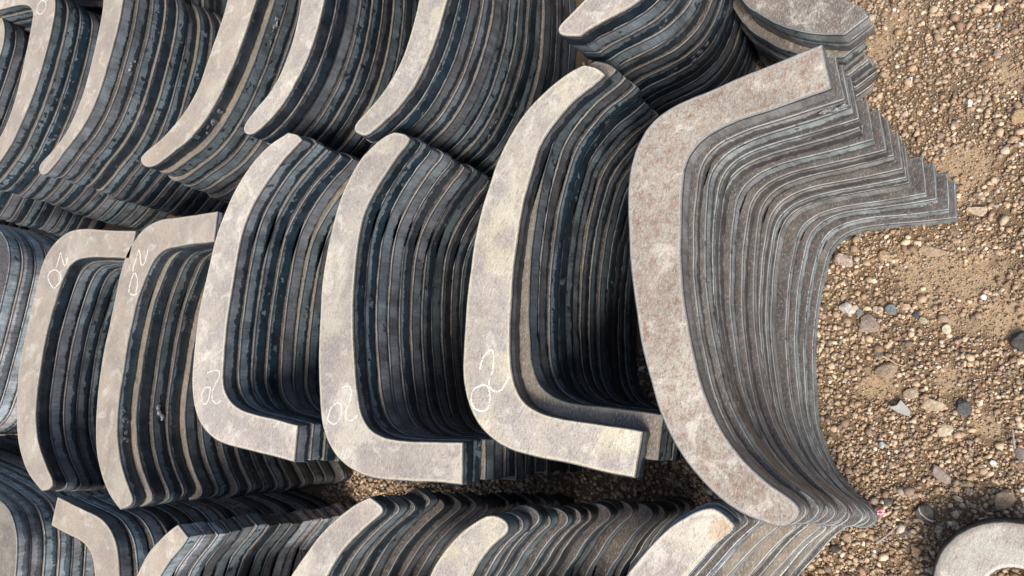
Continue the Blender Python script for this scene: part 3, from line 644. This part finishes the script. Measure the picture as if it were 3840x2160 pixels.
# pebbles ------------------------------------------------------------
ph = (1+5**.5)/2
ICO_V = np.array([(-1, ph, 0), (1, ph, 0), (-1, -ph, 0), (1, -ph, 0), (0, -1, ph), (0, 1, ph), (0, -1, -ph), (0, 1, -ph), (ph, 0, -1), (ph, 0, 1), (-ph, 0, -1), (-ph, 0, 1)])/math.sqrt(1+ph*ph)
ICO_F = np.array([(0, 11, 5), (0, 5, 1), (0, 1, 7), (0, 7, 10), (0, 10, 11), (1, 5, 9), (5, 11, 4), (11, 10, 2), (10, 7, 6), (7, 1, 8), (3, 9, 4), (3, 4, 2), (3, 2, 6), (3, 6, 8), (3, 8, 9), (4, 9, 5), (2, 4, 11), (6, 2, 10), (8, 6, 7), (9, 8, 1)])
OCT_V = np.array([(1, 0, 0), (-1, 0, 0), (0, 1, 0), (0, -1, 0), (0, 0, 1), (0, 0, -1)], float)
OCT_F = np.array([(0, 2, 4), (2, 1, 4), (1, 3, 4), (3, 0, 4), (2, 0, 5), (1, 2, 5), (3, 1, 5), (0, 3, 5)])
PAL = np.array([(0.46, 0.32, 0.19), (0.40, 0.26, 0.15), (0.52, 0.38, 0.24), (0.34, 0.22, 0.14), (0.58, 0.46, 0.32), (0.30, 0.21, 0.15), (0.36, 0.30, 0.25), (0.62, 0.54, 0.44), (0.12, 0.105, 0.095), (0.25, 0.25, 0.24), (0.75, 0.72, 0.66), (0.42, 0.25, 0.17)])
PW = np.array([.22, .18, .18, .12, .09, .09, .05, .03, .018, .008, .005, .04]); PW /= PW.sum()
gm = NT("gravel_stone")
ca = gm.new("ShaderNodeAttribute"); ca.attribute_name = "Col"
tcg = gm.new("ShaderNodeTexCoord"); ng = gm.noise(tcg.outputs["Object"], 700.0, 4.0, 0.65)
gm.l.new(gm.mix(gm.ramp(ng, 0.35, 0.7, 0.0, 0.55), ca.outputs["Color"], gm.mix(1.0, ca.outputs["Color"], (0.5, 0.45, 0.4, 1), 'MULTIPLY')), gm.b.inputs["Base Color"])
gm.b.inputs["Roughness"].default_value = 0.85; gm.b.inputs["Specular IOR Level"].default_value = 0.25
gm.l.new(gm.bump(ng, 0.5, 0.0005), gm.b.inputs["Normal"])
GRAVEL = gm.m
PAL = np.clip((PAL*.74+.26*PAL.mean(1, keepdims=True))*np.array([1.30, 1.24, 1.13]), 0, 1)
def rotm(n):
    q = rng.normal(size=(n, 4)); q /= np.linalg.norm(q, axis=1)[:, None]; w, x, y, z = q.T
    return np.stack([1-2*(y*y+z*z), 2*(x*y-z*w), 2*(x*z+y*w), 2*(x*y+z*w), 1-2*(x*x+z*z), 2*(y*z-x*w), 2*(x*z-y*w), 2*(y*z+x*w), 1-2*(x*x+y*y)], 1).reshape(n, 3, 3)
def scatter(name, n, rlo, rhi, V0, F0, box, jit, sink, label):
    (bx, by), ba, h1, h2 = box; p = rng.uniform(-h1, h1, n); q = rng.uniform(-h2, h2, n)
    x = bx+p*math.cos(ba)-q*math.sin(ba); y = by+p*math.sin(ba)+q*math.cos(ba)
    keep = np.ones(n, bool)
    pr_ = rng.random(n)
    for c, rad in BARE:
        d = np.hypot(x-c[0], y-c[1])/rad; d = d+0.35*np.sin(x*90+y*40)
        keep &= pr_ > np.clip(1.15-d, 0, 0.9)*(1 if rhi > .002 else .1)
    x, y = x[keep], y[keep]; n = len(x)
    r = rlo*(rhi/rlo)**(rng.random(n)**1.5)
    S = np.stack([r*rng.uniform(.75, 1.3, n), r*rng.uniform(.75, 1.3, n), r*rng.uniform(.5, .85, n)], 1)
    m = len(V0)
    P = V0[None]*(1+rng.uniform(-jit, jit, (n, m, 1)))
    P = np.einsum('nij,nmj->nmi', rotm(n), P)
    a = rng.uniform(0, 2*math.pi, n); ca_, sa = np.cos(a), np.sin(a)
    P = P*S[:, None, :]
    P = np.stack([P[..., 0]*ca_[:, None]-P[..., 1]*sa[:, None], P[..., 0]*sa[:, None]+P[..., 1]*ca_[:, None], P[..., 2]], 2)
    z = np.array([gh(a_, b_) for a_, b_ in zip(x, y)])-0.002
    P += np.stack([x, y, z+S[:, 2]*(1-sink)+rng.uniform(0, .0006, n)], 1)[:, None]
    F = (F0[None]+(np.arange(n)*m)[:, None, None]).reshape(-1, 3)
    me = bpy.data.meshes.new(name+"_mesh")
    me.vertices.add(n*m); me.vertices.foreach_set("co", P.reshape(-1).astype(np.float32))
    me.loops.add(len(F)*3); me.loops.foreach_set("vertex_index", F.reshape(-1).astype(np.int32))
    me.polygons.add(len(F)); me.polygons.foreach_set("loop_start", np.arange(0, len(F)*3, 3, dtype=np.int32))
    me.update(calc_edges=True); me.validate()
    colr = PAL[rng.choice(len(PAL), n, p=PW)]*rng.uniform(.6, 1.25, (n, 1))
    # earth tints drift over the yard
    colr = np.clip(colr, 0, 1); C4 = np.ones((n, m, 4)); C4[..., :3] = colr[:, None]
    at = me.color_attributes.new("Col", 'FLOAT_COLOR', 'POINT'); at.data.foreach_set("color", C4.reshape(-1).astype(np.float32))
    o = link(name, me, [GRAVEL]); tag(o, label, "gravel", kind="stuff"); return o
OPEN = ((.16, .10), math.atan2(.22, .70), .52, .24)      # the open yard in front of the stacks
ALLEY = ((-.30, .60), math.atan2(.52, -.30), .34, .14)   # the gap between the lower two rows
scatter("gravel", 43000, .0010, .0033, ICO_V, ICO_F, OPEN, .38, .3, "golden brown gravel covering the open ground")
scatter("coarse_gravel", 420, .0034, .0060, ICO_V, ICO_F, OPEN, .34, .4, "larger angular stones strewn among the brown gravel")
scatter("grit", 42000, .0007, .0015, OCT_V, OCT_F, OPEN, .3, .1, "fine brown grit between the gravel stones")
scatter("alley_gravel", 9000, .0016, .0046, ICO_V, ICO_F, ALLEY, .24, .25, "brown gravel in the dim gap between the two lower rows")
_c = un((2700, 1850), 0)
scatter("pocket_gravel", 1500, .0014, .0036, ICO_V, ICO_F, ((_c[0], _c[1]), .6, .07, .05), .38, .3, "gravel pocket under the tips of the two nearest stacks")
scatter("outer_gravel", 13000, .002, .006, ICO_V, ICO_F, ((0, .2), 0, 1.3, 1.1), .22, .35, "brown gravel under and around the stacks")

# named stones and litter ---------------------------------------------
import bmesh
def rock_mesh(seed, sx, sy, sz, planes=11, sub=3, bumpy=0.05, pits=0.0):
    bm = bmesh.new(); bmesh.ops.create_icosphere(bm, subdivisions=sub, radius=1.0)
    r = random.Random(seed); pl = []
    for _ in range(planes):
        d = Vector((r.gauss(0, 1), r.gauss(0, 1), r.gauss(0, .8))).normalized(); pl.append((d, r.uniform(.55, .85)))
    pl.append((Vector((0, 0, 1)), r.uniform(.5, .8)))
    for v in bm.verts:
        p = v.co
        for d, h in pl:
            t = p.dot(d)
            if t > h: p = p-d*(t-h)
        k = 1+bumpy*mn.noise(p*3+Vector((seed, 0, 0)))*2+bumpy*.5*mn.noise(p*9)
        if pits: k -= pits*max(0, mn.noise(p*6+Vector((0, seed, 0))))**.7*.5
        v.co = Vector((p.x*k*sx, p.y*k*sy, p.z*k*sz))
    me = bpy.data.meshes.new("stone_mesh"); bm.to_mesh(me); bm.free()
    if pits: me.polygons.foreach_set("use_smooth", [True]*len(me.polygons))
    return me
STONES = [  # x, y, length, width, turn, colour, label, extra
 (3166, 978, 72, 62, 20, (0.44, 0.34, 0.28), "rounded pinkish stone tucked against the bend of the rust-freckled stack", .8),
 (3181, 1160, 66, 50, 15, (0.62, 0.58, 0.50), "pale whitish stone beside the foot of the rust-freckled stack", .8),
 (3253, 1217, 86, 74, -40, (0.33, 0.26, 0.21), "large grey-brown lumpy stone below the pale whitish one", .5),
 (3663, 790, 80, 46, 0, (0.54, 0.41, 0.28), "flat tan stone right of the lowest cut plate ends", .6),
 (3491, 939, 104, 42, 8, (0.42, 0.31, 0.20), "long half-buried tan stone at the edge of the bare sand", .3),
 (3312, 963, 46, 44, 60, (0.46, 0.32, 0.20), "teardrop-shaped orange-tan stone near the stack bend", .6),
 (3342, 1162, 44, 40, 30, (0.20, 0.21, 0.21), "shiny dark grey broken stone among tan pebbles", .8),
 (3826, 1281, 84, 92, 0, (0.10, 0.09, 0.08), "dark pitted rock at the right edge of the photo", .7),
 (3327, 1396, 96, 60, -30, (0.35, 0.26, 0.18), "big brown half-buried stone left of the straw", .5),
 (3551, 1236, 36, 36, 10, (0.66, 0.56, 0.38), "pale yellow stone with a tiny dark spot", .5),
 (3292, 1165, 38, 26, 50, (0.58, 0.50, 0.38), "small pale chip between two grey stones", .3),
 (3394, 1150, 46, 26, -10, (0.54, 0.38, 0.26), "oblong peach stone right of the shiny dark one", .5),
 (3461, 1200, 42, 26, 30, (0.44, 0.37, 0.26), "flat sandy stone at the start of the dry stem", .4),
 (3436, 1184, 26, 22, 20, (0.09, 0.10, 0.115), "small slate-dark stone beside a flat sandy one", .5),
 (3223, 1170, 32, 26, 20, (0.20, 0.22, 0.22), "small triangular slate chip near the whitish stone", .4),
 (3277, 1054, 24, 18, 0, (0.80, 0.72, 0.56), "cream pebble in the gravel by the stack", .7),
 (3613, 1528, 66, 62, 0, (0.13, 0.125, 0.12), "black pitted clinker lump right of the grey shard", .8),
 (3546, 1616, 60, 52, 30, (0.60, 0.49, 0.34), "flat pale yellow stone below the black clinker", .3),
 (3526, 1773, 96, 46, 55, (0.38, 0.30, 0.25), "long mauve-brown stone standing tilted in the gravel", .6),
 (3764, 1872, 112, 56, -38, (0.40, 0.30, 0.20), "largest wedge-shaped brown stone behind the steel ring", .7),
 (3436, 2066, 48, 42, 40, (0.42, 0.29, 0.17), "triangular brown stone left of the steel ring", .5),
 (3520, 1983, 34, 30, 0, (0.42, 0.31, 0.22), "small tan stone between the round black stone and the ring", .5),
 (3307, 1669, 26, 24, 0, (0.42, 0.47, 0.47), "bluish grey pebble below the bare shard", .8),
 (3723, 1737, 24, 22, 0, (0.86, 0.84, 0.80), "bright white round pebble above the largest brown stone", .9),
 (3383, 1996, 42, 36, 0, (0.12, 0.115, 0.11), "dull black stone at the end of the grey twig", .5),
 (3131, 2061, 42, 34, 0, (0.075, 0.07, 0.065), "black cinder at the foot of the silvery stack", .7),
 (3173, 2014, 44, 32, 0, (0.38, 0.27, 0.17), "flat brown stone touching the silvery stack", .3),
 (3330, 1880, 36, 40, 0, (0.11, 0.105, 0.10), "crumbly black clinker beside the lowest plate tip", .8),
 (3637, 392, 24, 38, -8, (0.86, 0.80, 0.68), "smooth white pebble in the upper gravel", .8),
 (3742, 94, 22, 20, 0, (0.36, 0.39, 0.35), "greenish grey pebble near the top right corner", .8),
 (3822, 440, 56, 60, 0, (0.48, 0.34, 0.18), "large golden stone at the right edge of the upper gravel", .7),
 (3516, 144, 40, 36, 0, (0.46, 0.34, 0.21), "rounded tan stone in the upper gravel", .7),
 (3742, 199, 40, 30, 20, (0.36, 0.27, 0.20), "grey-brown flat stone under the greenish pebble", .4),
 (3758, 220, 28, 18, 0, (0.20, 0.20, 0.20), "dark grey sliver stone beside a grey-brown flat one", .4),
 (3592, 1872, 40, 24, 35, (0.58, 0.46, 0.32), "oblong cream-tan chip above the round black stone", .5),
 (3420, 1478, 62, 40, 0, (0.42, 0.33, 0.23), "flat brown stone above the grey shard's upper tip", .3),
 (3505, 1520, 90, 50, 0, (0.50, 0.39, 0.26), "thin two-lobed tan stone between the grey shard and the clinker", .25),
 (3827, 1700, 40, 50, 0, (0.24, 0.19, 0.175), "purple-grey stone at the right edge above the white pebble", .6),
 (3297, 1330, 40, 46, 0, (0.20, 0.17, 0.14), "dark stone left of the big half-buried one", .4),
]
for i, (x, y, w, h, rt, c3, lab, zz) in enumerate(STONES):
    p = un((x, y), 0); dx = np.linalg.norm(un((x+w/2, y), 0)-p); dy = np.linalg.norm(un((x, y+h/2), 0)-p)
    ex = un((x+10, y), 0)-p; base = math.atan2(ex[1], ex[0])
    dark = max(c3) < 0.13
    me = rock_mesh(i*5+1, dx*1.12, dy*1.12, min(dx, dy)*zz, pits=(.8 if dark and zz >= .7 else 0))
    mt = plain("stone_surface", c3, 0.45 if "shiny" in lab else 0.85, 0.35, 380.0, 0.7)
    o = link("stone", me, [mt]); o.rotation_euler = (0, 0, base-math.radians(rt)); o.location = (p[0], p[1], gh(*p)+min(dx, dy)*zz*0.42)
    tag(o, lab, "stone", "loose stones on the gravel")
# round black stone with a white vein
p = un((3476, 1932), 0)
s = NT("veined_stone"); tcv = s.new("ShaderNodeTexCoord"); nv = s.noise(tcv.outputs["Object"], 120.0, 3.0)
spv = s.new("ShaderNodeSeparateXYZ"); s.l.new(tcv.outputs["Object"], spv.inputs[0])
dd = s.math('ABSOLUTE', s.math('SUBTRACT', s.math('SQRT', s.math('ADD', s.math('POWER', s.math('SUBTRACT', spv.outputs[0], 0.010), 2.0), s.math('POWER', s.math('SUBTRACT', spv.outputs[1], -0.004), 2.0))), s.math('ADD', 0.0125, s.math('MULTIPLY', nv, 0.003))))
s.l.new(s.mix(s.ramp(dd, 0.0002, 0.0008), (0.6, 0.56, 0.48, 1), s.mix(s.ramp(nv, .4, .6), (0.05, 0.045, 0.04, 1), (0.11, 0.09, 0.075, 1))), s.b.inputs["Base Color"]); s.b.inputs["Roughness"].default_value = 0.6
o = link("stone", rock_mesh(77, .0128, .0125, .007, 6), [s.m]); o.location = (p[0], p[1], gh(*p)+.002)
tag(o, "round black stone with a thin white vein left of the ring", "stone", "loose stones on the gravel")

def shard(name, px, z0, th, mt, label, cat, bend=0.0):
    P = np.array([un(q, z0) for q in px]); c = P.mean(0); P = P-c; n = len(P)
    area = 0.5*np.sum(P[:, 0]*np.roll(P[:, 1], -1)-np.roll(P[:, 0], -1)*P[:, 1])
    if area < 0: P = P[::-1]
    V = [(*q, th/2+bend*(q[0]*30)**2*.001) for q in P]+[(*(q*1.03), -th/2) for q in P]
    F = [tuple(range(n)), tuple(range(2*n-1, n-1, -1))]+[(i, n+i, n+(i+1) % n, (i+1) % n) for i in range(n)]
    o = link(name, new_mesh(name+"_mesh", V, F), [mt]); o.location = (c[0], c[1], z0); o.rotation_euler = (0.05, -0.06, 0)
    tag(o, label, cat); return o
shard("stone_shard", [(3336, 1527), (3364, 1519), (3378, 1500), (3392, 1515), (3414, 1541), (3411, 1562), (3370, 1548)], 0.006, 0.003, plain("shard_grey", (0.42, 0.41, 0.37), 0.6, .1), "flat pale grey triangular shard lying on the gravel", "stone shard")
shard("plastic_scrap", [(3412, 312), (3418, 296), (3409, 293), (3422, 288), (3420, 304), (3414, 308)], 0.006, 0.001, plain("scrap_white", (0.75, 0.8, 0.86), 0.4, .08), "small bluish white scrap in the upper gravel", "plastic scrap")
sp_ = NT("scrap_pink"); tcp = sp_.new("ShaderNodeTexCoord"); npk = sp_.noise(tcp.outputs["Object"], 330.0, 3.0, .6)
sp_.l.new(sp_.mix(sp_.ramp(npk, .45, .55), (0.85, 0.70, 0.70, 1), (0.72, 0.16, 0.22, 1)), sp_.b.inputs["Base Color"]); sp_.b.inputs["Roughness"].default_value = .7
# crumpled pink scrap
def scrap():
    px = [(3262, 1932), (3272, 1922), (3270, 1915), (3288, 1909), (3302, 1911), (3320, 1910), (3318, 1922), (3312, 1936), (3298, 1934), (3286, 1936), (3272, 1941)]
    P = np.array([un(q, .006) for q in px]); c = P.mean(0); V = [(0, 0, .003)]; n = len(P); F = []
    for k, q in enumerate(P-c): V.append((q[0]*.55, q[1]*.55, .002*math.sin(k*2.3)))
    for k, q in enumerate(P-c): V.append((q[0], q[1], .0022*math.sin(k*1.7+1)))
    for i in range(n):
        j = (i+1) % n; F += [(0, 1+i, 1+j), (1+i, 1+n+i, 1+n+j, 1+j)]
    m0 = len(V); V += [(x, y, z-.0005) for x, y, z in V]; F += [tuple(m0+q for q in f[::-1]) for f in F]
    for i in range(n):
        j = (i+1) % n; F.append((1+n+j, 1+n+i, m0+1+n+i, m0+1+n+j))
    o = link("paper_scrap", new_mesh("scrap_mesh", V, F), [sp_.m]); o.location = (c[0], c[1], .008)
    tag(o, "crumpled pink and white paper scrap by the lowest plate tip", "paper scrap")
scrap()
def twig(name, px, z, r0, r1, mt, label, cat):
    P = []
    for i in range(len(px)-1):
        for j in range(5):
            t = j/5; P.append((px[i][0]*(1-t)+px[i+1][0]*t, px[i][1]*(1-t)+px[i+1][1]*t))
    P.append(px[-1]); W = [un(q, z) for q in P]; n = len(W); o0 = W[0]; V = []; F = []; K = 6
    for i, w in enumerate(W):
        a = W[min(i+1, n-1)]-W[max(i-1, 0)]; a = a/np.linalg.norm(a); nn = np.array([-a[1], a[0]])
        r = (r0+(r1-r0)*i/(n-1))*(1+.25*mn.noise(Vector((i*.9, r0*900, 0)))); zz = .0006*mn.noise(Vector((i*.5, 3, 0)))
        for k in range(K):
            th = 2*math.pi*k/K; q = (w-o0)+nn*math.cos(th)*r; V.append((q[0], q[1], zz+math.sin(th)*r))
    for i in range(n-1):
        for k in range(K): F.append((i*K+k, i*K+(k+1) % K, (i+1)*K+(k+1) % K, (i+1)*K+k))
    F += [tuple(range(K-1, -1, -1)), tuple((n-1)*K+k for k in range(K))]
    o = link(name, new_mesh(name+"_mesh", V, F, smooth=True), [mt]); o.location = (o0[0], o0[1], z); tag(o, label, cat)
STRAW = plain("dry_straw", (0.62, 0.46, 0.27), .7, .2); BARK = plain("grey_twig", (0.36, 0.33, 0.29), .85, .3)
twig("straw", [(3307, 1336), (3330, 1344), (3355, 1362), (3392, 1374)], .008, .0010, .0006, STRAW, "thick straw stem beside the big half-buried stone", "straw")
twig("straw", [(3160, 1292), (3170, 1300), (3179, 1309)], .007, .0006, .0004, STRAW, "short straw bit close to the foot of the stack", "straw")
twig("straw", [(3582, 1371), (3605, 1383), (3630, 1393)], .007, .0005, .0003, STRAW, "thin straw in the gravel right of the big half-buried stone", "straw")
twig("dry_stem", [(3484, 1186), (3508, 1166), (3530, 1160), (3545, 1150), (3535, 1140), (3532, 1148), (3548, 1152), (3580, 1130)], .007, .0005, .0003, STRAW, "curly dry stem crossing the bare sand", "dry stem")
twig("twig", [(3284, 2038), (3310, 2020), (3340, 1995), (3366, 1970)], .008, .0015, .0010, BARK, "grey twig left of the ring, pointing at the black stone", "twig")
twig("twig", [(3796, 1608), (3800, 1640), (3805, 1682)], .009, .0010, .0014, BARK, "short upright grey twig near the right edge", "twig")

# slag lumps that stuck to the cut faces (parts of their plates) -------------------
def slag(key, k, px, size, pale=False, nb=5):
    o, L = plate_of(key, k); zc = o.location.z+T*0.45
    q = to_local(o, px, zc); i = int(np.argmin(np.linalg.norm(L-q, axis=1))); base = L[i]; N = normals2(L)[i]; tt = np.array([-N[1], N[0]])
    r = random.Random(int(px[0])); bm = bmesh.new()
    for b_ in range(nb):
        m = bmesh.ops.create_icosphere(bm, subdivisions=2, radius=1.0)
        c = base+N*r.uniform(0, .3)*size+tt*r.uniform(-1.6, 1.6)*size; cz = T*.45+r.uniform(-.7, .6)*size
        s_ = size*r.uniform(.2, .5)
        for v in m['verts']:
            p = v.co.copy(); kk = 1+.9*mn.noise(p*2.2+Vector((b_*5, px[0], 0)))+.5*mn.noise(p*5+Vector((b_, 0, 0)))
            v.co = Vector((c[0]+(tt[0]*p.x*1.5+N[0]*p.y*.5)*s_*kk, c[1]+(tt[1]*p.x*1.5+N[1]*p.y*.5)*s_*kk, cz+p.z*s_*kk))
    me = bpy.data.meshes.new("slag_mesh"); bm.to_mesh(me); bm.free(); me.polygons.foreach_set("use_smooth", [True]*len(me.polygons))
    link("slag_lump", me, [SLAG_PALE if pale else SLAG], o)
slag("C", 1, (1010, 85), .006, True); slag("C", 1, (985, 130), .007); slag("C", 0, (800, 430), .008); slag("C", 0, (775, 470), .006)
slag("B", 1, (478, 240), .007, True, 4); slag("S2", 2, (575, 1545), .007, True); slag("S2", 0, (462, 1560), .006, False, 8); slag("S2", 0, (468, 1640), .006, False, 8)
slag("R", 1, (3112, 372), .008, True, 7); slag("R", 4, (3270, 490), .005, True, 4); slag("F", 6, (2620, 200), .008, False, 6); slag("S4", 6, (1660, 912), .003, False, 2)
slag("E", 7, (1860, 480), .009, False, 5); slag("R", 12, (3480, 770), .005, True, 4)
